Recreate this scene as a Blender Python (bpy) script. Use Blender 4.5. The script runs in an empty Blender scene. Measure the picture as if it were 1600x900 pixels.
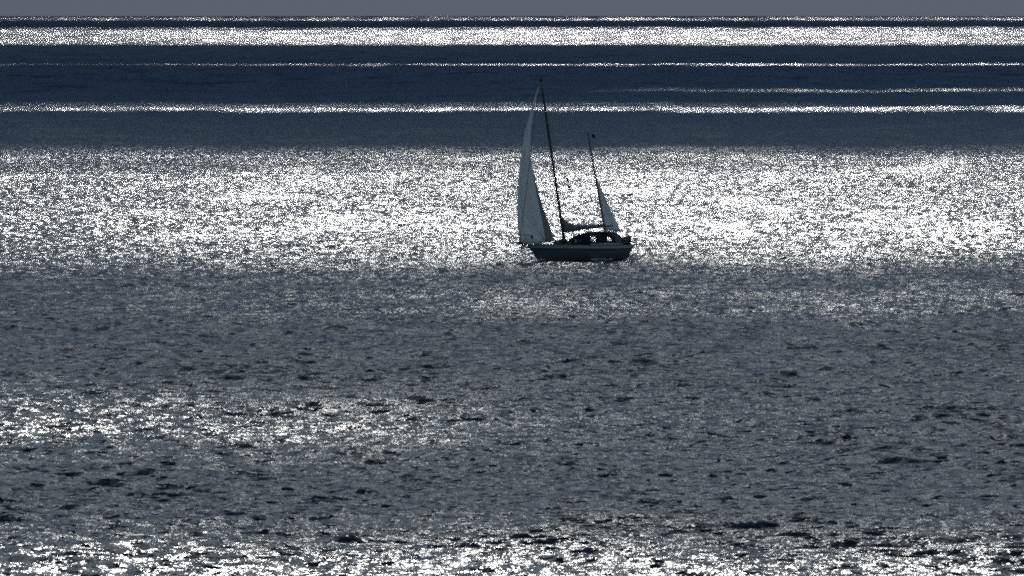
import bpy, bmesh, math, random
import numpy as np
from mathutils import Vector, Matrix

random.seed(7)
rng = np.random.default_rng(11)
scene = bpy.context.scene
COL = scene.collection

# ------------------------------------------------------------------ camera
R_EARTH = 6.371e6
CAM_H = 30.4                      # cliff-top height above the sea, metres
F = 300.0 / 36.0 * 1600.0         # focal length in photo pixels
DIP = math.sqrt(2 * CAM_H / R_EARTH)
PITCH = math.atan(425.0 / F) + DIP
cam_d = bpy.data.cameras.new("camera")
cam_d.lens = 300.0
cam_d.sensor_width = 36.0
cam_d.clip_start = 1.0
cam_d.clip_end = 80000.0
cam = bpy.data.objects.new("camera", cam_d)
COL.objects.link(cam)
cam.location = (0, 0, CAM_H)
cam.rotation_euler = (math.pi / 2 - PITCH, 0, 0)
scene.camera = cam

# ------------------------------------------------------------------ light
SUN_EL = math.radians(29.0)
SUN_AZ = math.radians(0.6)        # a little right of straight ahead
scene.view_settings.view_transform = 'Standard'
scene.view_settings.look = 'None'
scene.view_settings.gamma = 1.0
scene.view_settings.exposure = -0.75
scene.cycles.use_denoising = False
scene.cycles.max_bounces = 8
scene.cycles.use_adaptive_sampling = False
scene.cycles.filter_width = 2.0

world = bpy.data.worlds.new("World")
scene.world = world
world.use_nodes = True
wn, wl = world.node_tree.nodes, world.node_tree.links
bg = wn["Background"]
sky = wn.new("ShaderNodeTexSky")
sky.sky_type = 'NISHITA'
sky.sun_disc = False
sky.sun_elevation = SUN_EL
sky.sun_rotation = SUN_AZ
sky.dust_density = 2.0
ov = wn.new("ShaderNodeMix")
ov.data_type = 'RGBA'
ov.inputs[0].default_value = 0.94          # even, grey overcast veil over the blue
ov.inputs[7].default_value = (2.15, 3.34, 4.6, 1)
wl.new(sky.outputs[0], ov.inputs[6])
wl.new(ov.outputs[2], bg.inputs[0])
bg.inputs[1].default_value = 0.055

sun_d = bpy.data.lights.new("sun", 'SUN')
sun_d.energy = 4.5
sun_d.angle = math.radians(0.5)
sun_d.color = (1.0, 0.985, 0.955)
sun = bpy.data.objects.new("sun", sun_d)
COL.objects.link(sun)
TO_SUN = Vector((math.sin(SUN_AZ) * math.cos(SUN_EL), math.cos(SUN_AZ) * math.cos(SUN_EL), math.sin(SUN_EL)))
sun.rotation_euler = TO_SUN.to_track_quat('Z', 'Y').to_euler()
sun.location = TO_SUN * 3000


# ------------------------------------------------------------------ helpers
def principled(name, color, rough=0.5, metallic=0.0, ior=1.45, grain=0.0, grain_scale=6.0, bump=0.0):
    m = bpy.data.materials.new(name)
    m.use_nodes = True
    n, l = m.node_tree.nodes, m.node_tree.links
    b = n["Principled BSDF"]
    b.inputs["Base Color"].default_value = (*color, 1)
    b.inputs["Roughness"].default_value = rough
    b.inputs["Metallic"].default_value = metallic
    b.inputs["IOR"].default_value = ior
    if grain > 0 or bump > 0:
        tc = n.new("ShaderNodeTexCoord")
        nz = n.new("ShaderNodeTexNoise")
        nz.inputs["Scale"].default_value = grain_scale
        nz.inputs["Detail"].default_value = 5
        l.new(tc.outputs["Object"], nz.inputs["Vector"])
        if grain > 0:
            rp = n.new("ShaderNodeValToRGB")
            rp.color_ramp.elements[0].position = 0.3
            rp.color_ramp.elements[1].position = 0.7
            rp.color_ramp.elements[0].color = (*[c * (1 - grain) for c in color], 1)
            rp.color_ramp.elements[1].color = (*[min(1, c * (1 + grain)) for c in color], 1)
            l.new(nz.outputs["Fac"], rp.inputs["Fac"])
            l.new(rp.outputs["Color"], b.inputs["Base Color"])
        if bump > 0:
            bp = n.new("ShaderNodeBump")
            bp.inputs["Strength"].default_value = bump
            bp.inputs["Distance"].default_value = 0.03
            l.new(nz.outputs["Fac"], bp.inputs["Height"])
            l.new(bp.outputs["Normal"], b.inputs["Normal"])
    return m


def translucent_mat(name, color, trans, trans_color, grain=0.15, grain_scale=4.0, clear=False):
    m = bpy.data.materials.new(name)
    m.use_nodes = True
    n, l = m.node_tree.nodes, m.node_tree.links
    n.remove(n["Principled BSDF"])
    out = n["Material Output"]
    d = n.new("ShaderNodeBsdfDiffuse")
    t = n.new("ShaderNodeBsdfTranslucent")
    mx = n.new("ShaderNodeMixShader")
    mx.inputs[0].default_value = trans
    t.inputs["Color"].default_value = (*trans_color, 1)
    tc = n.new("ShaderNodeTexCoord")
    nz = n.new("ShaderNodeTexNoise")
    nz.inputs["Scale"].default_value = grain_scale
    nz.inputs["Detail"].default_value = 5
    rp = n.new("ShaderNodeValToRGB")
    rp.color_ramp.elements[0].position = 0.3
    rp.color_ramp.elements[1].position = 0.7
    rp.color_ramp.elements[0].color = (*[c * (1 - grain) for c in color], 1)
    rp.color_ramp.elements[1].color = (*[min(1, c * (1 + grain)) for c in color], 1)
    l.new(tc.outputs["Object"], nz.inputs["Vector"])
    l.new(nz.outputs["Fac"], rp.inputs["Fac"])
    l.new(rp.outputs["Color"], d.inputs["Color"])
    l.new(d.outputs[0], mx.inputs[1])
    l.new(t.outputs[0], mx.inputs[2])
    last = mx
    if clear:                       # thin parts let the sun through
        tr = n.new("ShaderNodeBsdfTransparent")
        mc = n.new("ShaderNodeMixShader")
        at = n.new("ShaderNodeAttribute")
        at.attribute_name = "veil"
        l.new(at.outputs["Fac"], mc.inputs[0])
        l.new(mx.outputs[0], mc.inputs[1])
        l.new(tr.outputs[0], mc.inputs[2])
        last = mc
    l.new(last.outputs[0], out.inputs["Surface"])
    return m


def link_mesh(name, verts, faces, mats, parent=None, smooth=True, mat_idx=None):
    me = bpy.data.meshes.new(name)
    me.from_pydata([tuple(v) for v in verts], [], faces)
    for mt in (mats if isinstance(mats, (list, tuple)) else [mats]):
        me.materials.append(mt)
    if smooth:
        me.polygons.foreach_set("use_smooth", [True] * len(me.polygons))
    if mat_idx is not None:
        me.polygons.foreach_set("material_index", mat_idx)
    me.update()
    o = bpy.data.objects.new(name, me)
    COL.objects.link(o)
    if parent is not None:
        o.parent = parent
    return o


class Geo:
    """collects tubes, boxes, blobs and sheets for ONE mesh object"""
    def __init__(self):
        self.v, self.f = [], []

    def tube(self, pts, rad, n=7, squash=1.0):
        pts = [Vector(p) for p in pts]
        rads = rad if isinstance(rad, (list, tuple)) else [rad] * len(pts)
        b0 = len(self.v)
        up = Vector((0, 1, 0))
        for i, p in enumerate(pts):
            a = pts[max(0, i - 1)]
            c = pts[min(len(pts) - 1, i + 1)]
            d = (c - a).normalized()
            side = d.cross(up)
            if side.length < 1e-3:
                side = d.cross(Vector((1, 0, 0)))
            side.normalize()
            oth = side.cross(d).normalized()
            for k in range(n):
                an = 2 * math.pi * k / n
                self.v.append(p + side * math.cos(an) * rads[i] + oth * math.sin(an) * rads[i] * squash)
        for i in range(len(pts) - 1):
            for k in range(n):
                k2 = (k + 1) % n
                a = b0 + i * n
                self.f.append((a + k, a + k2, a + n + k2, a + n + k))
        self.f.append(tuple(b0 + k for k in range(n))[::-1])
        self.f.append(tuple(b0 + (len(pts) - 1) * n + k for k in range(n)))
        return self

    def box(self, c, s, rz=0.0, bevel=0.15):
        """a chamfered box: three stacked rings"""
        b0 = len(self.v)
        c = Vector(c)
        be = min(s) * bevel
        lv = [(-.5 * s[2], be), (-.5 * s[2] + be, 0), (.5 * s[2] - be, 0), (.5 * s[2], be)]
        for z, ins in lv:
            hx, hy = .5 * s[0] - ins, .5 * s[1] - ins
            q = be * .8
            ring = [(-hx + q, -hy), (hx - q, -hy), (hx, -hy + q), (hx, hy - q), (hx - q, hy), (-hx + q, hy), (-hx, hy - q), (-hx, -hy + q)]
            for x, y in ring:
                self.v.append(c + Vector((x * math.cos(rz) - y * math.sin(rz), x * math.sin(rz) + y * math.cos(rz), z)))
        for i in range(3):
            for k in range(8):
                a = b0 + i * 8
                k2 = (k + 1) % 8
                self.f.append((a + k, a + k2, a + 8 + k2, a + 8 + k))
        self.f.append(tuple(b0 + k for k in range(8))[::-1])
        self.f.append(tuple(b0 + 24 + k for k in range(8)))
        return self

    def blob(self, c, s, nu=12, nv=8, lump=0.12, seed=0, p=1.0):
        r = random.Random(seed)
        b0 = len(self.v)
        c = Vector(c)
        ph = [r.uniform(0, 6.28) for _ in range(4)]
        for i in range(nv + 1):
            th = math.pi * i / nv
            for k in range(nu):
                an = 2 * math.pi * k / nu
                q = 1 + lump * math.sin(3 * an + ph[0]) * math.sin(2 * th + ph[1]) + lump * .6 * math.sin(5 * an + ph[2] + th * 3)
                sg = lambda x: math.copysign(abs(x) ** p, x)
                self.v.append(c + Vector((s[0] * q * sg(math.sin(th)) * sg(math.cos(an)), s[1] * q * sg(math.sin(th)) * sg(math.sin(an)), s[2] * q * sg(math.cos(th)))))
        for i in range(nv):
            for k in range(nu):
                k2 = (k + 1) % nu
                a = b0 + i * nu
                self.f.append((a + k, a + nu + k, a + nu + k2, a + k2))
        return self

    def sheet(self, rows, thick=0.012):
        """a two-sided cloth of real thickness from rows of points"""
        nr, nc = len(rows), len(rows[0])
        P = [[Vector(p) for p in r] for r in rows]
        b0 = len(self.v)
        N = []
        for i in range(nr):
            for j in range(nc):
                du = P[i][min(nc - 1, j + 1)] - P[i][max(0, j - 1)]
                dv = P[min(nr - 1, i + 1)][j] - P[max(0, i - 1)][j]
                nn = du.cross(dv)
                N.append(nn.normalized() if nn.length > 1e-9 else Vector((0, 1, 0)))
        for sgn in (.5, -.5):
            for i in range(nr):
                for j in range(nc):
                    self.v.append(P[i][j] + N[i * nc + j] * thick * sgn)
        M = nr * nc
        for i in range(nr - 1):
            for j in range(nc - 1):
                a = b0 + i * nc + j
                self.f.append((a, a + 1, a + nc + 1, a + nc))
                self.f.append((a + M, a + M + nc, a + M + nc + 1, a + M + 1))
        edge = [(0, j) for j in range(nc)] + [(i, nc - 1) for i in range(1, nr)] + [(nr - 1, j) for j in range(nc - 2, -1, -1)] + [(i, 0) for i in range(nr - 2, 0, -1)]
        for q in range(len(edge)):
            i, j = edge[q]
            i2, j2 = edge[(q + 1) % len(edge)]
            a, b = b0 + i * nc + j, b0 + i2 * nc + j2
            self.f.append((a, a + M, b + M, b))
        return self

    def build(self, name, mat, parent=None, smooth=True):
        return link_mesh(name, self.v, self.f, mat, parent, smooth)


def tag(o, label=None, cat=None, group=None, kind=None):
    for k, v in (('label', label), ('category', cat), ('group', group), ('kind', kind)):
        if v:
            o[k] = v
    return o


def interp(pts, x):
    xs = [p[0] for p in pts]
    ys = [p[1] for p in pts]
    return float(np.interp(x, xs, ys))


# ------------------------------------------------------------------ the sea
def depression(D):
    return CAM_H / D + D / (2 * R_EARTH)


def make_water_material():
    m = bpy.data.materials.new("sea_water")
    m.use_nodes = True
    n, l = m.node_tree.nodes, m.node_tree.links
    b = n["Principled BSDF"]
    b.inputs["Base Color"].default_value = (0.007, 0.022, 0.046, 1)
    b.inputs["IOR"].default_value = 1.33
    b.inputs["Roughness"].default_value = WATER_ROUGH
    geo = n.new("ShaderNodeNewGeometry")

    def ripple(sx, sy, kx, ky):
        mp = n.new("ShaderNodeMapping")
        mp.inputs["Scale"].default_value = (sx, sy, 1.0)
        l.new(geo.outputs["Position"], mp.inputs["Vector"])
        nz = n.new("ShaderNodeTexNoise")
        nz.inputs["Scale"].default_value = 1.0
        nz.inputs["Detail"].default_value = 3.0
        nz.inputs["Roughness"].default_value = 0.6
        l.new(mp.outputs[0], nz.inputs["Vector"])
        s = n.new("ShaderNodeVectorMath")
        s.operation = 'SUBTRACT'
        s.inputs[1].default_value = (0.5, 0.5, 0.5)
        l.new(nz.outputs["Color"], s.inputs[0])
        k = n.new("ShaderNodeVectorMath")
        k.operation = 'MULTIPLY'
        k.inputs[1].default_value = (kx, ky, 0)
        l.new(s.outputs[0], k.inputs[0])
        return k
    r1 = ripple(1.15, 0.8, *RIPPLE_A)
    r2 = ripple(4.5, 6.0, *RIPPLE_B)
    r3 = ripple(1.1, 0.7, 7.0, 7.0)
    ch = n.new("ShaderNodeAttribute")
    ch.attribute_name = "chop"
    sc3 = n.new("ShaderNodeVectorMath")
    sc3.operation = 'SCALE'
    l.new(r3.outputs[0], sc3.inputs[0])
    l.new(ch.outputs["Fac"], sc3.inputs["Scale"])
    a1 = n.new("ShaderNodeVectorMath")
    a0 = n.new("ShaderNodeVectorMath")
    a2 = n.new("ShaderNodeVectorMath")
    nm = n.new("ShaderNodeVectorMath")
    nm.operation = 'NORMALIZE'
    def fronts(sx, sy, lo, hi, tilt, prev, detail=1.5):
        """scattered steep wavelet fronts that lean against the wind"""
        mp = n.new("ShaderNodeMapping")
        mp.inputs["Scale"].default_value = (sx, sy, 0.0)
        mp.inputs["Location"].default_value = (sx * 91, sy * 37, 0.0)
        l.new(geo.outputs["Position"], mp.inputs["Vector"])
        nz = n.new("ShaderNodeTexNoise")
        nz.inputs["Scale"].default_value = 1.0
        nz.inputs["Detail"].default_value = detail
        l.new(mp.outputs[0], nz.inputs["Vector"])
        mr = n.new("ShaderNodeMapRange")
        mr.interpolation_type = 'SMOOTHSTEP'
        mr.inputs["From Min"].default_value = lo
        mr.inputs["From Max"].default_value = hi
        nz.inputs["Distortion"].default_value = 0.5
        gm = n.new("ShaderNodeMath")
        gm.operation = 'MULTIPLY_ADD'
        gm.inputs[1].default_value = 0.15
        l.new(gust.outputs["Fac"], gm.inputs[0])
        l.new(nz.outputs["Fac"], gm.inputs[2])
        l.new(gm.outputs[0], mr.inputs["Value"])
        k = n.new("ShaderNodeVectorMath")
        k.operation = 'SCALE'
        k.inputs[0].default_value = (0.0, -tilt, 0.0)
        l.new(mr.outputs[0], k.inputs["Scale"])
        ad = n.new("ShaderNodeVectorMath")
        l.new(prev.outputs[0], ad.inputs[0])
        l.new(k.outputs[0], ad.inputs[1])
        return ad
    gmap = n.new("ShaderNodeMapping")
    gmap.inputs["Scale"].default_value = (0.06, 0.02, 0.0)
    l.new(geo.outputs["Position"], gmap.inputs["Vector"])
    gust = n.new("ShaderNodeTexNoise")
    gust.inputs["Scale"].default_value = 1.0
    gust.inputs["Detail"].default_value = 3.0
    l.new(gmap.outputs[0], gust.inputs["Vector"])
    r1 = fronts(1.0, 1.7, 0.67, 0.73, 0.6, r1)
    r1 = fronts(0.75, 0.6, 0.70, 0.76, 0.34, r1)
    r1 = fronts(0.3, 0.12, 0.66, 0.76, 0.25, r1)
    r1 = fronts(0.045, 0.011, 0.60, 0.80, 0.15, r1)
    l.new(r1.outputs[0], a0.inputs[0])
    l.new(sc3.outputs[0], a0.inputs[1])
    l.new(a0.outputs[0], a1.inputs[0])
    l.new(r2.outputs[0], a1.inputs[1])
    l.new(a1.outputs[0], a2.inputs[0])
    l.new(geo.outputs["Normal"], a2.inputs[1])
    l.new(a2.outputs[0], nm.inputs[0])
    l.new(nm.outputs[0], b.inputs["Normal"])
    return m


WATER_ROUGH = 0.14
RIPPLE_A = (0.6, 0.8)
RIPPLE_B = (0.9, 1.2)


def build_sea():
    # rows: ring distances, finer than the waves near, wider with distance
    D = [3.0, 12.0, 40.0, 90.0, 160.0, 240.0, 320.0, 380.0, 415.0]
    d = 428.0
    while d < 27000.0:
        D.append(d)
        d += max(0.32, 0.27 * d * d / 259400.0)
    D = np.array(D)
    ds = np.gradient(D)
    fine = np.linspace(-4.1, 4.1, 560)
    left = np.array([-180, -150, -120, -90, -70, -50, -35, -24, -16, -11, -8, -6, -5, -4.5])
    ang = np.radians(np.concatenate([left, fine, -left[::-1][:-1], [180.0]]))
    DD, AA = np.meshgrid(D, ang, indexing='ij')
    X = (DD * np.sin(AA)).astype(np.float32)
    Y = (DD * np.cos(AA)).astype(np.float32)
    Z = (-(DD ** 2) / (2 * R_EARTH)).astype(np.float32)
    near_fade = np.clip((D - 380) / 60, 0, 1)
    dX = np.zeros_like(X)
    lost = np.zeros(len(D))
    dY = np.zeros_like(X)
    lam = np.exp(np.linspace(math.log(0.8), math.log(170.0), 130))
    for i, L in enumerate(lam):
        L = float(L * rng.uniform(0.94, 1.06))
        spread = math.radians(85 if L < 4 else 45)
        th = math.radians(2) + rng.normal() * spread * 0.6      # crests come on across the view
        kx, ky = 2 * math.pi / L * math.sin(th), 2 * math.pi / L * math.cos(th)
        ph = rng.uniform(0, 2 * math.pi)
        slope = WAVE_SLOPE * rng.uniform(0.6, 1.35)
        if L > 3:
            slope *= (3 / L) ** 0.7
        if L > 9:
            slope *= (9 / L) ** 0.8
        amp = slope * L / (2 * math.pi)
        lod = np.clip((L / ds - 2.2) / 2.0, 0, 1) * near_fade
        if L > 9:                                                 # rougher out at sea
            lod = lod * (1 + np.clip((D - 1200) / 9000, 0, 1.3) * (L / 9) ** 0.75 * 1.5)
        if L < 12:
            lost += 0.5 * slope ** 2 * (1 - np.clip((L / ds - 2.2) / 2.0, 0, 1) ** 2)
        rows = np.nonzero(lod > 0)[0]
        if len(rows) == 0:
            continue
        a, b = rows[0], rows[-1] + 1
        A = (amp * lod[a:b, None]).astype(np.float32)
        P = (kx * X[a:b] + ky * Y[a:b] + ph).astype(np.float32)
        s = np.sin(P)
        Z[a:b] += A * s
        c = np.cos(P)
        q = 0.9 if L < 20 else 0.0
        if q:
            dX[a:b] -= A * c * (q * math.sin(th))
            dY[a:b] -= A * c * (q * math.cos(th))
    X += dX
    Y += dY
    nr, nc = X.shape
    co = np.empty((nr * nc + 1, 3), np.float32)
    co[:-1, 0], co[:-1, 1], co[:-1, 2] = X.ravel(), Y.ravel(), Z.ravel()
    co[-1] = (0, 0, 0)
    i = np.arange(nr - 1)[:, None] * nc
    j = np.arange(nc - 1)[None, :]
    q = (i + j)
    quads = np.stack([q, q + 1, q + nc + 1, q + nc], -1).reshape(-1, 4)[:, ::-1]
    me = bpy.data.meshes.new("sea")
    cap = np.array([[k, k + 1, nr * nc] for k in range(nc - 1)], np.int32)[:, ::-1]
    nq, nt = len(quads), len(cap)
    me.vertices.add(len(co))
    me.vertices.foreach_set("co", co.ravel())
    me.loops.add(nq * 4 + nt * 3)
    me.loops.foreach_set("vertex_index", np.concatenate([quads.ravel(), cap.ravel()]).astype(np.int32))
    me.polygons.add(nq + nt)
    starts = np.concatenate([np.arange(nq) * 4, nq * 4 + np.arange(nt) * 3]).astype(np.int32)
    me.polygons.foreach_set("loop_start", starts)
    me.polygons.foreach_set("use_smooth", np.ones(nq + nt, bool))
    me.update(calc_edges=True)
    at = me.attributes.new("chop", 'FLOAT', 'POINT')          # slope of the waves too small for the mesh
    at.data.foreach_set("value", np.append(np.repeat(np.sqrt(lost), nc), 0.1).astype(np.float32))
    me.materials.append(make_water_material())
    o = bpy.data.objects.new("sea", me)
    COL.objects.link(o)
    o['kind'] = 'structure'
    print("sea", nr, nc, nq * 2)
    return o


WAVE_SLOPE = 0.036
build_sea()

# ------------------------------------------------------------------ the cloud deck, out of view
# Banks of low cloud lie between the sun and the sea; their clearness is set
# row by row to shape light bands on the sea.
CLOUD_Z = 400.0
CLOUD_OFF = Vector((TO_SUN.x, TO_SUN.y, 0)) / TO_SUN.z * CLOUD_Z


def row_at(D):                    # how far below the sea horizon (photo pixels) water at D lies
    return F * (depression(D) - DIP)


# sunlit share of the water: (row, share) at the left, middle and right of the bay
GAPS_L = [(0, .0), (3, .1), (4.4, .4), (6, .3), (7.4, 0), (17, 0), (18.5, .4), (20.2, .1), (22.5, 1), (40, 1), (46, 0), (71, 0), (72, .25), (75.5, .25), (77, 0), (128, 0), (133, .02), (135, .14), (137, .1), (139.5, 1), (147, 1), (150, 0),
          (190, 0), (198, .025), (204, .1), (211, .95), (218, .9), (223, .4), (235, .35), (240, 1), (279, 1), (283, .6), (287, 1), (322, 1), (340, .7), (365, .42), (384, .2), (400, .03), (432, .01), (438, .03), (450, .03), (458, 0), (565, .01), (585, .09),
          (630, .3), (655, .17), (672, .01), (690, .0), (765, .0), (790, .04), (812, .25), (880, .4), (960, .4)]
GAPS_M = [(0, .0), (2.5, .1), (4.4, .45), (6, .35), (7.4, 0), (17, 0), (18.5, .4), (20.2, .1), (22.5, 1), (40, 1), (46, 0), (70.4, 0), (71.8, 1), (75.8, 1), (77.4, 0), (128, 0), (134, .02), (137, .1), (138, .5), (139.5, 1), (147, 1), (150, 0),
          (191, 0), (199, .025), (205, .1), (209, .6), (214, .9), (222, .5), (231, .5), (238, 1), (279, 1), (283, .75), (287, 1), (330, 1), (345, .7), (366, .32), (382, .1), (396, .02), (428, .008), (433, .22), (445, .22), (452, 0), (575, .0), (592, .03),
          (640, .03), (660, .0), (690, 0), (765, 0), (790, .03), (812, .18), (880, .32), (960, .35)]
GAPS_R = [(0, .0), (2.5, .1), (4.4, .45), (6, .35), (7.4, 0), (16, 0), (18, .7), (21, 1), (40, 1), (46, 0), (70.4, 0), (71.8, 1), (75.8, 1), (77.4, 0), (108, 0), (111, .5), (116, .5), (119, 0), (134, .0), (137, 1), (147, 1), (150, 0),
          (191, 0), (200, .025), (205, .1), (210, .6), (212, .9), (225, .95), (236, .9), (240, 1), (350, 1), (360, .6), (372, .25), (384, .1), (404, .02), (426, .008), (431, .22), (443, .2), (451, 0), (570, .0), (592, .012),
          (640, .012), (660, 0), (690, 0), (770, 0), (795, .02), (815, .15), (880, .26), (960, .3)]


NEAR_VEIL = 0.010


def build_clouds():
    rows = []
    y = 1.2
    while y < 1020:
        rows.append(y)
        y += 0.8 if y < 60 else (1.2 if y < 240 else 2.6)
    rows = np.array(rows)
    # invert row_at numerically
    dg = np.exp(np.linspace(math.log(330), math.log(19300), 6000))
    rg = F * (CAM_H / dg + dg / (2 * R_EARTH) - DIP)
    D = np.interp(rows, rg[::-1], dg[::-1])[::-1]
    rows = rows[::-1]
    D = np.concatenate([[60, 200], D, [20500, 22500, 25500]])
    rows = np.concatenate([[1020, 1020], rows, [0, 0, 0]])
    fine = np.linspace(-4.0, 4.0, 260)
    cw = np.array([-46, -40, -34, -28, -22, -17, -13, -10, -7.5, -5.5, -4.6])
    ang = np.radians(np.concatenate([cw, fine, -cw[::-1]]))
    nr, nc = len(D), len(ang)
    w = np.degrees(ang)
    T = np.empty((nr, nc))
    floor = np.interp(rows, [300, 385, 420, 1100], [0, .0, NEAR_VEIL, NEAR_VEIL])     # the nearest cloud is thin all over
    wander = np.interp(rows, [0, 20, 80, 220, 400, 1100], [.3, .5, .45, 2.2, 7, 14])  # how far the edges wander
    for j in range(nc):
        a = w[j]
        e1 = math.sin(a * 2.3 + 1) + .7 * math.sin(a * 6.1 + 2.2) + .6 * math.sin(a * 14.7) + .5 * math.sin(a * 31 + 1.3)
        e2 = math.sin(a * 3.1 + 4) + .7 * math.sin(a * 7.7 + .2) + .6 * math.sin(a * 17.3 + 2) + .5 * math.sin(a * 37 + .6)
        mixr = .5 + .5 * np.sin(rows * .05)
        rw = rows + wander * (e1 * mixr + e2 * (1 - mixr)) * .8
        tl, tm, tr = [np.maximum(np.interp(rw, *zip(*g_)), floor) for g_ in (GAPS_L, GAPS_M, GAPS_R)]
        k = a + .35 * np.sin(rows * .11) + .3 * np.sin(rows * .043 + 1)       # soft sideways blend
        f1 = np.clip((k + 2.7) / 2.9, 0, 1)
        f2 = np.clip((k - .2) / 2.6, 0, 1)
        T[:, j] = np.where(k < .2, tl + (tm - tl) * f1, tm + (tr - tm) * f2)
    # ragged edges: smoothed noise, one field with long wisps and one with puffs
    def smooth(a, ky, kx):
        for _ in range(ky):
            p = np.pad(a, ((1, 1), (0, 0)), mode='edge')
            a = (p[:-2] + 2 * p[1:-1] + p[2:]) / 4
        for _ in range(kx):
            p = np.pad(a, ((0, 0), (1, 1)), mode='edge')
            a = (p[:, :-2] + 2 * p[:, 1:-1] + p[:, 2:]) / 4
        return a
    n1 = smooth(rng.random((nr, nc)), 1, 3)
    n2 = smooth(rng.random((nr, nc)), 2, 22)
    nz = (n1 - n1.mean()) / n1.std() * 1.0 + (n2 - n2.mean()) / n2.std() * .35
    order = nz.argsort(axis=None)
    rank = np.empty(nr * nc)
    rank[order] = np.linspace(0, 1, nr * nc)
    rank = rank.reshape(nr, nc)
    T = T * np.interp(rows, [0, 140, 150, 205, 225, 245, 310, 335, 420, 1100], [.45, .38, .38, .22, .24, .30, .30, .32, .55, .75])[:, None]     # added dimming of the sun let through, to hold down the glitter
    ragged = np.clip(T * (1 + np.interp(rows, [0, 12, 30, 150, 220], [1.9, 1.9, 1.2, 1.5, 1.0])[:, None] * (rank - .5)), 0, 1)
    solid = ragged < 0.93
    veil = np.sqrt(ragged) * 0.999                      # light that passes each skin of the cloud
    # thickness swells away from every edge, never steeper than the sun
    Xc = D[:, None] * np.sin(ang)[None]
    Yc = D[:, None] * np.cos(ang)[None]
    out = np.clip((np.abs(w) - 4.0) / 42, 0, 1)[None]
    Xc = Xc * (1 + out * 2500 / D[:, None])             # the banks run on well past the view
    th = np.where(solid, 1e9, 0.0)
    dD = np.diff(D)
    for _ in range(2):
        for i in range(1, nr):
            th[i] = np.minimum(th[i], th[i - 1] + .35 * dD[i - 1])
        for i in range(nr - 2, -1, -1):
            th[i] = np.minimum(th[i], th[i + 1] + .5 * dD[i])
        for j in range(1, nc):
            th[:, j] = np.minimum(th[:, j], th[:, j - 1] + .8 * D * (ang[j] - ang[j - 1]))
        for j in range(nc - 2, -1, -1):
            th[:, j] = np.minimum(th[:, j], th[:, j + 1] + .8 * D * (ang[j + 1] - ang[j]))
    th = np.minimum(th, 90 + 40 * n2 / n2.max())
    th = np.minimum(th, .03 * D[:, None]) * (1 - ragged)
    th = 2.0 + th * (0.75 + 0.35 * nz / np.abs(nz).max())
    cuts = [0, 5, 31, 74, 143, 290, 443, 625, 1100]
    for ci in range(len(cuts) - 1):
        r0, r1 = cuts[ci], cuts[ci + 1]
        sel = np.nonzero((rows >= r0) & (rows < r1))[0]
        a, b = sel[0], min(sel[-1] + 1, nr - 1)
        cell = solid[a:b, :-1]                         # cell (i,j)-(i+1,j+1)
        if not cell.any():
            continue
        idx = -np.ones((b - a + 1, nc), int)
        verts, faces = [], []
        used = np.zeros((b - a + 1, nc), bool)
        used[:-1, :-1] |= cell
        used[1:, :-1] |= cell
        used[:-1, 1:] |= cell
        used[1:, 1:] |= cell
        ii, jj = np.nonzero(used)
        idx[ii, jj] = np.arange(len(ii))
        gx = Xc[ii + a, jj] + CLOUD_OFF.x
        gy = Yc[ii + a, jj] + CLOUD_OFF.y
        t = th[ii + a, jj]
        curve = -(gx ** 2 + gy ** 2) / (2 * R_EARTH)
        vl = veil[ii + a, jj]
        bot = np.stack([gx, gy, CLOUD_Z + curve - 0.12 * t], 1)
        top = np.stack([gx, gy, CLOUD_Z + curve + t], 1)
        n = len(ii)
        verts = np.concatenate([bot, top])
        ci_, cj_ = np.nonzero(cell)
        v00 = idx[ci_, cj_]
        v01 = idx[ci_, cj_ + 1]
        v11 = idx[ci_ + 1, cj_ + 1]
        v10 = idx[ci_ + 1, cj_]
        F_ = [np.stack([v00, v10, v11, v01], 1), np.stack([v00, v01, v11, v10], 1) + n]
        pad = np.pad(cell, 1)
        if a > 0:                                      # where two banks join there is no wall between them
            pad[0, 1:-1] = solid[a - 1, :-1]
        if b < nr - 1:
            pad[-1, 1:-1] = solid[b, :-1]
        for di, dj, p, q in ((-1, 0, v00, v01), (1, 0, v11, v10), (0, -1, v10, v00), (0, 1, v01, v11)):
            e = ~pad[ci_ + 1 + di, cj_ + 1 + dj]
            F_.append(np.stack([p[e], q[e], q[e] + n, p[e] + n], 1))
        faces = np.concatenate(F_)
        mat = CLOUD_THIN if r0 >= 143 else CLOUD_THICK  # bright cloud also fills the main gap, put there to brighten near water
        me = bpy.data.meshes.new("cloud")
        me.vertices.add(len(verts))
        me.vertices.foreach_set("co", verts.astype(np.float32).ravel())
        me.loops.add(faces.size)
        me.loops.foreach_set("vertex_index", faces.astype(np.int32).ravel())
        me.polygons.add(len(faces))
        me.polygons.foreach_set("loop_start", (np.arange(len(faces)) * 4).astype(np.int32))
        me.polygons.foreach_set("use_smooth", np.ones(len(faces), bool))
        me.update(calc_edges=True)
        at = me.attributes.new("veil", 'FLOAT', 'POINT')
        at.data.foreach_set("value", np.concatenate([vl, vl]).astype(np.float32))
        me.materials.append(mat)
        o = bpy.data.objects.new("cloud", me)
        COL.objects.link(o)
        o['kind'] = 'structure'


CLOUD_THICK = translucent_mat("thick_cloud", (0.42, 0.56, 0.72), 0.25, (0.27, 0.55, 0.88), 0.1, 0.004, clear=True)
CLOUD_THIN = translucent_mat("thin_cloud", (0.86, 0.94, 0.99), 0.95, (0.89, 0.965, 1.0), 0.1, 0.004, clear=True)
build_clouds()

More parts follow.
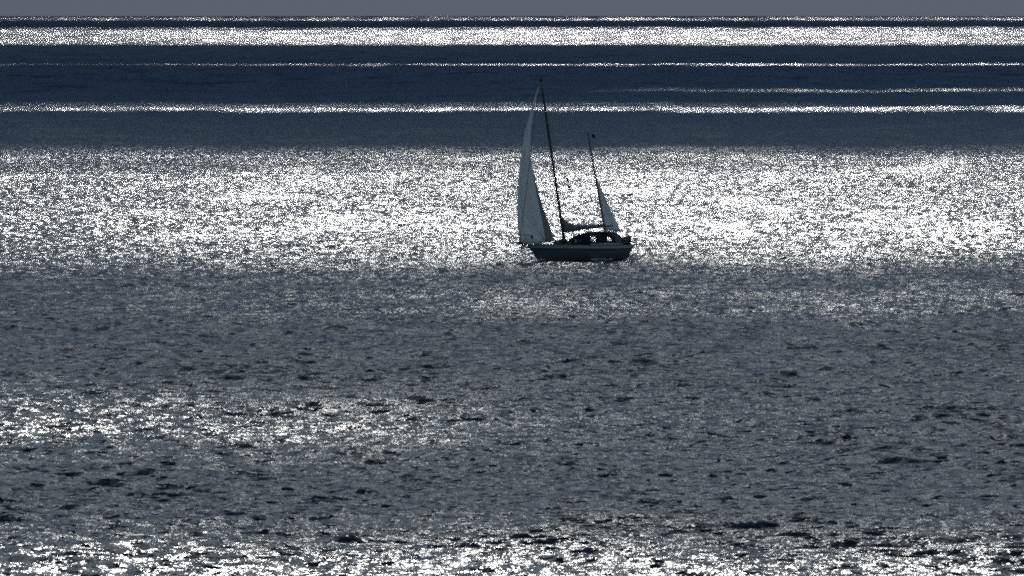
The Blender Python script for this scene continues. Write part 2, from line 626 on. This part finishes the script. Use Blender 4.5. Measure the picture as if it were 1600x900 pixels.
# ------------------------------------------------------------------ the ketch
BOAT_D = 960.0
S = F / BOAT_D                                 # photo pixels per metre at the boat
YAW, HEEL = math.radians(22), math.radians(11)
ROT = Matrix.Rotation(YAW, 3, 'Z') @ Matrix.Rotation(-HEEL, 3, 'X')
BX, BY = (910 - 800) / S, 407.0
DEP = depression(BOAT_D)
_ex, _ey, _ez = ROT.col[0], ROT.col[1], ROT.col[2]


def L(px, py, y=0.0):
    """boat-frame point at beam position y that stands where the photo shows it"""
    X = (px - 910) / S
    U = (BY - py) / S
    im = lambda v: (v.x, v.z + v.y * DEP)
    a, b, c = im(_ex), im(_ez), im(_ey)
    X -= c[0] * y
    U -= c[1] * y
    det = a[0] * b[1] - b[0] * a[1]
    return Vector(((X * b[1] - b[0] * U) / det, y, (a[0] * U - X * a[1]) / det))


M_topside = principled("hull_paint", (0.14, 0.15, 0.16), 0.35, grain=0.12, grain_scale=1.5)
M_band = principled("bulwark_paint", (0.42, 0.43, 0.45), 0.4, grain=0.1, grain_scale=2)
M_bottom = principled("antifouling", (0.012, 0.014, 0.02), 0.6, grain=0.3, grain_scale=2)
M_dark = principled("dark_wood", (0.02, 0.018, 0.018), 0.5, grain=0.3)
M_deck = principled("deck_paint", (0.35, 0.35, 0.34), 0.6, grain=0.1)
M_mast = principled("mast_paint", (0.035, 0.036, 0.04), 0.4, grain=0.15)
M_steel = principled("steel", (0.25, 0.26, 0.27), 0.35, metallic=0.9, grain=0.1)
M_canvas = translucent_mat("dark_canvas", (0.018, 0.025, 0.035), 0.1, (0.03, 0.04, 0.06))
M_greycanvas = translucent_mat("grey_canvas", (0.20, 0.21, 0.24), 0.2, (0.12, 0.13, 0.15))
M_sail = translucent_mat("sailcloth", (0.82, 0.84, 0.86), 0.52, (0.86, 0.92, 0.96), 0.06, 1.2)
M_strip = translucent_mat("leech_cloth", (0.42, 0.43, 0.42), 0.2, (0.12, 0.13, 0.14), 0.08, 2)
M_seam = principled("seam_thread", (0.12, 0.13, 0.15), 0.7)
M_furl = translucent_mat("furled_cloth", (0.25, 0.28, 0.3), 0.15, (0.1, 0.12, 0.14), 0.25, 3)
M_glass = principled("window_glass", (0.25, 0.33, 0.34), 0.08, ior=1.5)
M_orange = principled("orange_plastic", (0.55, 0.13, 0.015), 0.5, grain=0.1)
M_black = principled("black_cover", (0.008, 0.008, 0.01), 0.6, grain=0.3)
M_rope = principled("rope", (0.10, 0.10, 0.11), 0.8)
M_flag = translucent_mat("flag_cloth", (0.03, 0.012, 0.012), 0.3, (0.08, 0.02, 0.02))
M_foam = principled("foam", (0.6, 0.64, 0.66), 0.7, grain=0.2, grain_scale=12, bump=0.5)

yacht = bpy.data.objects.new("sailing_yacht", None)
COL.objects.link(yacht)
yacht.empty_display_size = 1.0
tag(yacht, "two-masted sailing yacht with a tall pale headsail, heading left across the glittering sea", "sailboat")

# hull ---------------------------------------------------------------
NT, NK = 41, 15
u_bow = L(824, 383, 0).x
BT = 1.45                                       # half width of the transom
u_stern = L(990.5, 383, -BT).x


def half_beam(t):
    return max(0.02, 2.0 * min(1.0, (1 - (1 - t / 0.55) ** 2.1) if t < 0.55 else 1.0) * (1 if t < 0.55 else 1 - 0.275 * ((t - 0.55) / 0.45) ** 1.8))


def sheer_row(t):                               # photo row of the near gunwale
    return interp([(0, 382.5), (0.1, 382.2), (0.3, 382.4), (0.6, 383.2), (0.85, 383.0), (1, 382.4)], t)


sheer = []
for i in range(NT):
    t = i / (NT - 1)
    b = half_beam(t)
    u = u_bow + (u_stern - u_bow) * t
    lo, hi = 780.0, 1030.0
    for _ in range(40):
        mid = (lo + hi) / 2
        if L(mid, sheer_row(t), -b).x < u:
            lo = mid
        else:
            hi = mid
    sheer.append((u, b, L((lo + hi) / 2, sheer_row(t), -b).z))
ws0 = sheer[0][2]
verts, faces, midx = [], [], []
# depth below the sheer of each longitudinal row, as share of the hull side
KS = [0, .09, .17, .20, .235, .3, .4, .5, .6, .68, .745, .80, .87, .94, 1.0]


def hull_point(i, k, side):
    u, b, ws = sheer[i]
    t = i / (NT - 1)
    draft = 0.75 * (1 - 0.65 * max(0, (t - .72) / .28) ** 1.5) * min(1, .35 + t * 4)
    z = ws - (ws + draft) * KS[k]
    q = KS[k]
    full = 1 - max(0, q - 0.08) ** (2.4 - 1.1 * max(0, 1 - t * 3)) if q < 1 else 0
    y = b * max(0.0, full) ** .8
    dn = (ws - z)
    shift = dn * (0.62 * (1 - t) ** 5) - 0.42 * dn * max(0, (t - .8) / .2) ** 2
    return Vector((u + shift, side * y, z))


for side in (-1, 1):
    b0 = len(verts)
    for i in range(NT):
        for k in range(NK):
            verts.append(hull_point(i, k, side))
    for i in range(NT - 1):
        for k in range(NK - 1):
            a = b0 + i * NK + k
            f = (a, a + 1, a + NK + 1, a + NK)
            faces.append(f if side < 0 else f[::-1])
            midx.append(1 if k < 2 else (2 if k >= 10 else 0))
a0, a1 = (NT - 1) * NK, NT * NK + (NT - 1) * NK
for k in range(NK - 1):
    faces.append((a0 + k, a0 + k + 1, a1 + k + 1, a1 + k))
    midx.append(0 if k < 10 else 2)
hull = link_mesh("hull", verts, faces, [M_topside, M_band, M_bottom], yacht, True, midx)
for side in (-1, 1):
    g = Geo()
    g.tube([hull_point(i, 3, side) + Vector((0, side * .02, 0)) for i in range(1, NT)], 0.055, 6)
    g.build("rubbing_strake", M_dark, hull)
    g = Geo()
    g.tube([hull_point(i, 0, side) + Vector((0, 0, .03)) for i in range(0, NT)], 0.05, 6)
    g.build("toe_rail", M_dark, hull)
g = Geo()
dk = []
for i in range(NT):
    u, b, ws = sheer[i]
    dk.append([Vector((u + .01, b * .97 * s, ws - .08 + .07 * (1 - s * s))) for s in (-1, -.5, 0, .5, 1)])
g.sheet(dk, .03).build("deck", M_deck, yacht)
g = Geo()
p0 = L(984, 399, 0)
g.sheet([[p0 + Vector((dx, 0, dz)) for dx in (0, .2, .42)] for dz in (-.35, -.6, -.9, -1.2)], .07).build("rudder", M_bottom, yacht)
g = Geo()
q = L(986, 398.2, -.5)
g.tube([q, q + Vector((.4, .1, -.02)), q + Vector((.75, .2, .08))], .05)
g.tube([q + Vector((0, .9, 0)), q + Vector((.4, .7, -.02)), q + Vector((.75, .2, .08))], .05)
g.build("stern_step", M_steel, yacht)

# bow platform and anchor
g = Geo()
g.sheet([[L(826 - 18.5 * q_, 382.4 - 3.6 * q_, yy * (1 - .55 * q_)) for yy in (-.45, 0, .45)] for q_ in (0, .25, .5, .75, 1)], .16)
g.tube([L(829, 388), L(818, 383.5), L(808.5, 380)], [.1, .09, .06])
g.build("bowsprit", M_dark, yacht)
g = Geo()
g.tube([L(819, 383.5), L(815, 386), L(812.6, 387)], [.05, .05, .05])
g.tube([L(818, 388, -.25), L(813.4, 388.2, 0), L(811.2, 385, .15)], [.03, .09, .03])
g.tube([L(813.4, 388.2, 0), L(816.5, 387.5, .3)], [.09, .03])
g.build("anchor", M_black, yacht)


# masts
def mast(name, top, bottom, r0, r1, spreads):
    a, b = L(*bottom), L(*top)
    g = Geo()
    pts = [a.lerp(b, k / 12) for k in range(13)]
    g.tube(pts, [r0 + (r1 - r0) * (k / 12) ** 2 for k in range(13)], 10, 1.25)
    o = g.build(name, M_mast, yacht)
    for q_, ln in spreads:
        c = a.lerp(b, q_)
        for s in (-1, 1):
            h = Geo()
            h.tube([c, c + Vector((.12, s * ln, .05))], [.04, .025], 6)
            h.build("spreader", M_mast, o)
    return o, a, b


main, mA, mB = mast("main_mast", (845.3, 125), (882.2, 381), .155, .12, [(.36, 1.0), (.68, .8)])
mizzen, zA, zB = mast("mizzen_mast", (919.2, 209), (948.5, 377), .105, .075, [(.55, .7)])
g = Geo()
g.box(mB + Vector((0.02, 0, .06)), (.42, .3, .2))
g.build("masthead_fitting", M_black, main)
g = Geo()
g.tube([mB + Vector((-.1, 0, .1)), mB + Vector((-.35, 0, .24)), mB + Vector((-.62, 0, .2))], .03, 6)
g.blob(mB + Vector((-.62, 0, .2)), (.12, .06, .06), 8, 6, 0)
g.build("wind_vane", M_black, main)
g = Geo()
g.tube([mB + Vector((.16, 0, .1)), mB + Vector((.16, 0, .75))], .012, 5)
g.build("radio_aerial", M_black, main)
for q_, dx in ((.12, .12), (.25, .12)):
    g = Geo()
    g.box(mA.lerp(mB, q_ * .5) + Vector((0.05, -.2, 0)), (.16, .12, .22))
    g.build("winch", M_steel, main)
g = Geo()
g.box(zB + Vector((0, 0, .02)), (.2, .18, .16))
g.build("masthead_fitting", M_black, mizzen)

# headsail -----------------------------------------------------------
LUFF = [(137, 840.6), (162, 832.6), (180, 827.5), (198, 823), (215, 819), (230, 816.4), (249, 813.2), (268, 810.8), (287, 809), (306, 808), (325, 807.7), (345, 808.3), (362, 809.2), (379, 811.2)]
LEECH = [(137, 841.4), (162, 836), (180, 832.6), (198, 829.6), (215, 828.4), (230, 828.2), (249, 830.2), (268, 833.8), (287, 838), (306, 843), (325, 849.2), (345, 856.6), (362, 862.6), (375, 866.6)]
rows_ = []
NV, NS = 44, 15
for i in range(NV):
    v = i / (NV - 1)
    r = []
    for j in range(NS):
        s = j / (NS - 1)
        yl = 137 + (379.5 - 137) * v
        yr = 137 + (375.0 - 137) * v
        px = interp(LUFF, yl) * (1 - s) + interp(LEECH, yr) * s
        py = yl * (1 - s) + yr * s + 3.6 * math.sin(math.pi * s) * v ** 8 + 4.5 * max(0, s - .72) * v ** 10
        y = 1.7 * v * s + .55 * v * math.sin(math.pi * s) * (1.1 - .5 * v) + .012 * math.sin(v * 60 + s * 9) * v
        r.append(L(px, py, y))
    rows_.append(r)
g = Geo()
g.sheet(rows_, .012)
jib = g.build("headsail", M_sail, yacht)


def sail_pt(v, s, off=-.014):
    i, j = v * (NV - 1), s * (NS - 1)
    i0, j0 = min(NV - 2, int(i)), min(NS - 2, int(j))
    a = rows_[i0][j0].lerp(rows_[i0][j0 + 1], j - j0)
    b = rows_[i0 + 1][j0].lerp(rows_[i0 + 1][j0 + 1], j - j0)
    return a.lerp(b, i - i0) + Vector((0, off, 0))


for (v0, s0, v1, s1) in [(.99, .74, .50, .22), (.99, .74, .58, .15), (.99, .74, .66, .1), (.99, .74, .74, .08), (.97, .78, .42, .35), (.99, .74, .83, .06)]:
    g = Geo()
    g.tube([sail_pt(v0 + (v1 - v0) * k / 10, s0 + (s1 - s0) * k / 10) for k in range(11)], .012, 4)
    g.build("seam", M_seam, jib)
g = Geo()
g.tube([sail_pt(.12 + .86 * k / 16, .5 - .32 * min(1, k / 9)) for k in range(17)], .014, 4)
g.build("seam", M_seam, jib)
# darker sacrificial strip along the leech, near side
g = Geo()
st = []
for i in range(16):
    v = .55 + .45 * i / 15
    w_ = .05 + .2 * max(0, (v - .6) / .4)
    st.append([sail_pt(v, 1 - w_ * (1 - k / 3), -.03) for k in range(4)])
g.sheet(st, .012)
g.build("leech_strip", M_strip, jib)
g = Geo()
g.tube([L(842.6, 131), L(812, 381)], .03, 5)
g.build("forestay", M_mast, yacht)
g = Geo()
g.blob(L(812, 379.5, 0), (.16, .16, .14), 10, 6, 0)
g.build("furling_drum", M_black, yacht)
g = Geo()
g.tube([sail_pt(.995, .99), L(889, 380, .9), L(940, 379, 1.2)], .012, 5)
g.build("jib_sheet", M_rope, yacht)

# furled mainsail on its boom ----------------------------------------
b0_, b1_ = L(883.2, 361.5, 0), L(958, 352.0, .12)
g = Geo()
g.tube([b0_.lerp(b1_, k / 6) for k in range(7)], .085, 8)
boom = g.build("main_boom", M_mast, yacht)
prof = [(0, 334, 363.5), (.03, 338, 363.8), (.09, 343.5, 363.3), (.18, 348, 362.2), (.3, 350.8, 360.6), (.45, 351.7, 358.8), (.62, 351.4, 357), (.8, 350.4, 355), (.93, 349.6, 353.4), (1, 350.4, 352.4)]
TOPX = lambda q_: 876.5 + (944 - 876.5) * q_ + (0)
g = Geo()
ring = 16
ROWS = 46
for i in range(ROWS):
    q_ = i / (ROWS - 1)
    ty = interp([(p[0], p[1]) for p in prof], q_)
    by = interp([(p[0], p[2]) for p in prof], q_)
    xt = 876.3 + 67.7 * q_
    xb = 883 + 61 * q_
    pt, pb = L(xt, ty), L(xb, by)
    hgt = (pt - pb).length
    for k in range(ring):
        an = 2 * math.pi * k / ring
        h = .5 + .5 * math.cos(an)
        wdt = .26 * (1 - .5 * q_) * (1 - .45 * h) * (1 if hgt > .3 else hgt / .3 + .2)
        ruck = 1 + .18 * math.sin(7 * an + q_ * 40) + .1 * math.sin(q_ * 70 + an * 3)
        c = pb.lerp(pt, h)
        g.v.append(c + Vector((0, wdt * math.sin(an) * ruck, .015 * math.sin(q_ * 50 + an * 2))))
for i in range(ROWS - 1):
    for k in range(ring):
        k2 = (k + 1) % ring
        a = i * ring
        g.f.append((a + k, a + k2, a + ring + k2, a + ring + k))
g.f.append(tuple(range(ring))[::-1])
g.f.append(tuple((ROWS - 1) * ring + k for k in range(ring)))
furled = g.build("furled_mainsail", M_furl, yacht)
for q_ in (.2, .38, .56, .74, .9):
    ty = interp([(p[0], p[1]) for p in prof], q_)
    by = interp([(p[0], p[2]) for p in prof], q_)
    pt, pb = L(876.3 + 67.7 * q_, ty - .5), L(883 + 61 * q_, by + .8)
    h = Geo()
    c = (pt + pb) / 2
    r_ = (pt - pb).length / 2
    h.tube([c + (pt - pb).normalized() * r_ * math.cos(a_) + Vector((0, .23 * (1 - .5 * q_) * math.sin(a_), 0)) for a_ in [2 * math.pi * k / 12 for k in range(13)]], .015, 4)
    h.build("sail_tie", M_dark, furled)
g = Geo()
g.tube([L(944, 353.6, .05), L(934, 376, .1)], .02, 5)
g.build("mainsheet", M_rope, yacht)

# mizzen sail ----------------------------------------------------------
ZL = [(262, 928.6), (300, 935.3), (330, 940.6), (360, 946.2)]
ZR = [(262, 929.6), (280, 934), (300, 943), (311, 947.6), (337, 960), (359.5, 970.3)]
zr = []
for i in range(24):
    v = i / 23
    r = []
    for j in range(9):
        s = j / 8
        yy = 262 + 98 * v
        r.append(L(interp(ZL, yy) * (1 - s) + interp(ZR, yy) * s, yy + .8 * s * v, .35 * v * s + .18 * math.sin(math.pi * s) * v))
    zr.append(r)
g = Geo()
g.sheet(zr, .012)
miz_sail = g.build("mizzen_sail", M_sail, yacht)
for v in (.35, .55, .75):
    i = int(v * 23)
    h = Geo()
    h.tube([p + Vector((0, -.02, 0)) for p in zr[i]], .014, 4)
    h.build("sail_batten", M_seam, miz_sail)
g = Geo()
g.tube([L(947, 361.5, 0), L(959, 361.2, .18), L(970.5, 361, .36)], .05, 7)
g.build("mizzen_boom", M_mast, yacht)

# canvas shelter over the cockpit ----------------------------------------
def shelter(name, outline, half, mat, parent, thick=.03, crown=.16):
    rows__ = []
    for (px, py) in outline:
        r = []
        for k in range(9):
            s = -1 + k / 4
            base = L(px, py, -half * .55)
            y = half * s
            drop = -crown * (abs(s) ** 2.6) * 1.2
            r.append(Vector((base.x, y, base.z + drop)))
        rows__.append(r)
    g = Geo()
    g.sheet(rows__, thick)
    return g.build(name, mat, parent)


hood = shelter("spray_hood", [(890.5, 381), (893, 376), (897, 371.5), (901.5, 367.6), (906, 365.4), (912, 364.2), (920, 363.6)], 1.35, M_canvas, yacht)
g = Geo()
side_rows = []
for (px, py) in [(894, 377), (897.5, 372.4), (902, 368.6), (908, 366.2), (914, 365.2), (922, 365.0)]:
    top = L(px, py, -1.33)
    bot = L(px + 1.5, 383, -1.36)
    side_rows.append([bot.lerp(top, k / 3) for k in range(4)])
g.sheet(side_rows, .025)
g.build("side_curtain", M_canvas, hood)
g = Geo()
far_rows = [[Vector((p.x, -p.y, p.z)) for p in r] for r in side_rows]
g.sheet(far_rows, .025)
g.build("side_curtain", M_canvas, hood)
g = Geo()
g.sheet([[L(892.2, 380.5, -1.1), L(892.2, 380.5, 1.1)], [L(896, 373.4, -1.05), L(896, 373.4, 1.05)]], .03)
g.build("window", M_glass, hood)
g = Geo()
g.sheet([[L(897, 380, -1.42), L(901.5, 380, -1.42)], [L(899, 374.2, -1.40), L(900.2, 374.2, -1.40)]], .02)
g.build("window", M_glass, hood)

bim = shelter("cockpit_awning", [(917, 362.8), (924, 361.8), (934, 361.3), (944, 361.3), (952, 361.8), (958, 363)], 1.3, M_greycanvas, yacht, .05)
for px in (924, 937, 957):
    h = Geo()
    ya = 1.25
    h.tube([L(px + 1, 382, -ya), L(px, 364.2, -ya), L(px, 362.2, -ya * .5), L(px, 362.2, ya * .5), L(px, 364.2, ya), L(px + 1, 382, ya)], .022, 6)
    h.build("awning_hoop", M_steel, bim)
aft = shelter("stern_awning", [(956, 362.6), (961, 364), (966, 367.5), (970, 372.5), (972.5, 378), (973.5, 382.5)], 1.25, M_greycanvas, yacht, .04, .1)
g = Geo()
sr = []
for (px, py) in [(958, 364.2), (962.5, 365.6), (967, 369), (970.5, 374), (973, 381)]:
    top = L(px, py, -1.24)
    bot = L(max(px - 4.5, 962 + (px - 958) * .35), 383, -1.26)
    sr.append([bot.lerp(top, k / 3) for k in range(4)])
g.sheet(sr, .02)
g.build("side_curtain", M_greycanvas, aft)

# cockpit coaming, cabin trunk, seats, wheel
g = Geo()
cb = []
for px in (886, 892, 900, 912, 924):
    cb.append([L(px, 383, -1.1), L(px, 378.6 if px > 888 else 380.5, -1.02), L(px, 377.8 if px > 888 else 380, 0), L(px, 377.5 if px > 888 else 380, 1.02), L(px, 381.5, 1.1)])
g.sheet(cb, .05)
trunk = g.build("cabin_trunk", M_dark, yacht)
g = Geo()
cr = []
for k in range(9):
    px = 922 + 52 * k / 8
    cr.append([L(px, 384, -1.30), L(px, 380.3 + .5 * math.sin(k), -1.26), L(px, 380.6, -1.12)])
g.sheet(cr, .05)
g.build("coaming", M_band, yacht)
g = Geo()
wc = L(949, 375, 0)
g.tube([wc + Vector((0, .55 * math.sin(a_), .55 * math.cos(a_))) for a_ in [2 * math.pi * k / 18 for k in range(19)]], .025, 5)
for k in range(3):
    a_ = math.pi * k / 3
    g.tube([wc + Vector((0, .55 * math.sin(a_), .55 * math.cos(a_))), wc - Vector((0, .55 * math.sin(a_), .55 * math.cos(a_)))], .018, 5)
g.tube([wc, wc + Vector((-.1, 0, -.9))], [.07, .12], 8)
g.build("steering_wheel", M_steel, yacht)
# weathercloth panels laced under the awning (dark, with gaps of light)
def quad(name, pts, mat, parent, th=.025):
    g = Geo()
    g.sheet([[pts[0], pts[1]], [pts[3], pts[2]]], th)
    return g.build(name, mat, parent)
quad("side_curtain", [L(929.5, 382.5, -1.28), L(948, 382.5, -1.28), L(947.6, 365, -1.2), L(931, 365, -1.2)], M_canvas, bim)
quad("side_curtain", [L(953.5, 382.5, -1.28), L(964.5, 382.5, -1.28), L(959.5, 371, -1.2), L(955, 374.5, -1.2)], M_canvas, bim)
quad("side_curtain", [L(922, 382.5, 1.28), L(930, 382.5, 1.28), L(929.5, 376.5, 1.2), L(922, 376.5, 1.2)], M_canvas, bim)
quad("side_curtain", [L(946.5, 382.5, 1.28), L(956, 382.5, 1.28), L(955.5, 375.5, 1.2), L(946.5, 376.5, 1.2)], M_canvas, bim)

# rails, stanchions and lifelines ------------------------------------------
g = Geo()
for s in (-1, 1):
    g.tube([L(834, 381.5, s * .75), L(832, 367.2, s * .75), L(822, 367.0, s * .5), L(813.5, 366.8, s * .22), L(811.5, 378.5, s * .2)], .022, 6)
    g.tube([L(833, 374.5, s * .75), L(812, 373.5, s * .22)], .016, 5)
    g.tube([L(823, 381, s * .55), L(821, 367.2, s * .5)], .02, 5)
g.tube([L(813.5, 366.8, -.22), L(812.6, 366.7, 0), L(813.5, 366.8, .22)], .022, 6)
g.build("pulpit", M_black, yacht)


def gun(t, side, inset=.93):
    x = t * (NT - 1)
    i = min(NT - 2, int(x))
    a, b = sheer[i], sheer[i + 1]
    f = x - i
    return Vector((a[0] + (b[0] - a[0]) * f, side * inset * (a[1] + (b[1] - a[1]) * f), a[2] + (b[2] - a[2]) * f))


for side in (-1, 1):
    for t in (.2, .33, .46, .6, .73):
        h = Geo()
        p = gun(t, side)
        h.tube([p, p + Vector((0, 0, .62))], .016, 5)
        h.build("stanchion", M_steel, yacht)
    for hz in (.34, .61):
        h = Geo()
        h.tube([gun(t, side) + Vector((0, 0, hz)) for t in (.07, .2, .33, .46, .6, .73, .87)], .007, 4)
        h.build("lifeline", M_steel, yacht)
g = Geo()
for hz in (.32, .64):
    g.tube([gun(.86, -1) + Vector((0, 0, hz)), gun(.94, -1) + Vector((0, 0, hz)), gun(.99, -1, .8) + Vector((.0, 0, hz)), gun(.99, 1, .8) + Vector((0, 0, hz)), gun(.94, 1) + Vector((0, 0, hz)), gun(.86, 1) + Vector((0, 0, hz))], .02, 6)
for t, s, ins in ((.86, -1, .93), (.94, -1, .93), (.99, -1, .8), (.99, 1, .8), (.94, 1, .93), (.86, 1, .93)):
    p = gun(t, s, ins)
    g.tube([p, p + Vector((0, 0, .64))], .02, 5)
g.build("pushpit", M_steel, yacht)

# standing rigging ---------------------------------------------------------
def wire(name, pts, r=.007, mat=M_steel):
    h = Geo()
    h.tube(pts, r, 4)
    return h.build(name, mat, yacht)


for s in (-1, 1):
    ch = gun(.40, s, .95)
    sp1 = mA.lerp(mB, .36) + Vector((.12, s * 1.0, .05))
    sp2 = mA.lerp(mB, .68) + Vector((.12, s * .8, .05))
    wire("shroud", [ch, sp1, sp2, mB])
    wire("shroud", [gun(.43, s, .95), mA.lerp(mB, .36)])
    zc = gun(.83, s, .95)
    wire("shroud", [zc, zA.lerp(zB, .55) + Vector((.12, s * .7, .05)), zB])
wire("backstay", [mB, zB + Vector((0, 0, .02))])
wire("topping_lift", [mB + Vector((.1, 0, -.1)), b1_])

# signal halyard with its little hoists, between main mast and mizzen
h0, h1 = L(874.5, 215, -.4), L(893, 318, -.6)
hoist = wire("signal_halyard", [mA.lerp(mB, .68) + Vector((.1, -.7, .0)), L(884.5, 252, -.5), L(890.5, 299, -.6), gun(.55, -1, .9)], .006, M_rope)
for (x0, y0, x1, y1, wd) in ((883.3, 243.5, 886.8, 257, .07), (884.6, 276, 888.6, 285.5, .15), (888.2, 288.5, 892, 298, .16)):
    a, b = L(x0, y0, -.5), L(x1, y1, -.58)
    d = (b - a)
    n_ = Vector((1, 0, .25)).normalized()
    g = Geo()
    rows__ = []
    for k in range(6):
        q_ = k / 5
        c = a.lerp(b, q_)
        ww = wd * (math.sin(math.pi * (.18 + .7 * q_)))
        rows__.append([c + n_ * ww * e + Vector((0, .06 * math.sin(q_ * 7 + e * 2), 0)) for e in (-1, -.3, .4, 1)])
    g.sheet(rows__, .012)
    g.build("signal_flag", M_black, hoist)

# ensign at the mizzen masthead
stf = Geo()
stf.tube([zB, zB + Vector((.35, 0, .1)), zB + Vector((.55, 0, .02))], .014, 5)
staff = stf.build("flag_staff", M_black, mizzen)
g = Geo()
rows__ = []
for k in range(7):
    q_ = k / 6
    rows__.append([L(924.6 + 4.6 * e + 1.2 * q_, 207.6 + 6.6 * q_ + 1.6 * e, .08 * math.sin(e * 5 + q_ * 3)) for e in (0, .25, .5, .75, 1)])
g.sheet(rows__, .012)
g.build("flag", M_flag, staff)

# loose things carried on board ----------------------------------------------
MW = Matrix.Translation((BX, BOAT_D, -BOAT_D ** 2 / (2 * R_EARTH))) @ ROT.to_4x4()
yacht.matrix_world = MW


def on_board(o, label, cat):
    o.matrix_world = MW
    tag(o, label, cat)


g = Geo()
g.blob(L(875.5, 378.6, 0), (.62, .75, .28), 20, 10, .08, 3, .7)
g.blob(L(880, 376.6, 0), (.38, .5, .3), 16, 8, .1, 5, .8)
g.blob(L(870, 379.8, -.1), (.36, .5, .16), 14, 8, .1, 6, .8)
o = g.build("sail_bundle", M_black)
on_board(o, "dark lumpy bundle lashed on the foredeck just ahead of the main mast", "bundle")
g = Geo()
c = L(980.2, 376, -.5)
g.box(c, (.86, .6, .92), 0, .22)
g.tube([c + Vector((.12, -.1, .4)), c + Vector((.14, -.1, .85))], [.05, .035], 6)
g.blob(c + Vector((.14, -.1, .9)), (.09, .08, .1), 8, 6, .1, 2)
g.box(c + Vector((0, 0, -.6)), (.4, .4, .5), 0, .2)
o = g.build("stern_box", M_black)
on_board(o, "squarish dark covered bundle at the stern rail of the yacht", "covered box")
g = Geo()
c = L(983, 371.5, -.86)
g.tube([c + Vector((.2 * math.cos(a_), .02 * math.sin(a_), .26 * math.sin(a_))) for a_ in [math.pi * (1.35 - 1.7 * k / 12) for k in range(13)]], [.05] + [.075] * 11 + [.05], 8)
o = g.build("life_buoy", M_orange)
on_board(o, "small orange float hung on the dark bundle at the stern rail", "life buoy")
g = Geo()
g.blob(L(831, 370.4, -.78), (.15, .12, .17), 12, 8, .15, 9)
g.tube([L(831, 367.4, -.78), L(831, 370, -.78)], .03, 5)
o = g.build("fender", M_black)
on_board(o, "small dark rounded lump hanging from the bow rail in front of the pale sail", "fender")

# ------------------------------------------------------------------ foam along the waterline
g = Geo()
rr = random.Random(4)
im = ROT.to_4x4()


def splash(px, n, spread, size, ylocal):
    for _ in range(n):
        x = (px + rr.gauss(0, spread) - 910) / S
        s = size * rr.uniform(.4, 1.2)
        t_ = x / math.cos(YAW)
        g.blob(Vector((x, t_ * math.sin(YAW) + ylocal + rr.gauss(0, .25), .1 + rr.random() * .12)), (s * 1.8, s * 1.2, s * .55), 7, 5, .25, rr.randint(0, 9999))


splash(846, 16, 4, .09, -1.0)
splash(934, 22, 5, .1, -2.15)
splash(950, 14, 7, .08, -2.15)
splash(982, 18, 6, .08, -1.2)
o = g.build("bow_foam", M_foam)
o.location = (BX, BOAT_D, -BOAT_D ** 2 / (2 * R_EARTH))
tag(o, "thin broken white foam along the waterline of the yacht", "foam", kind='stuff')
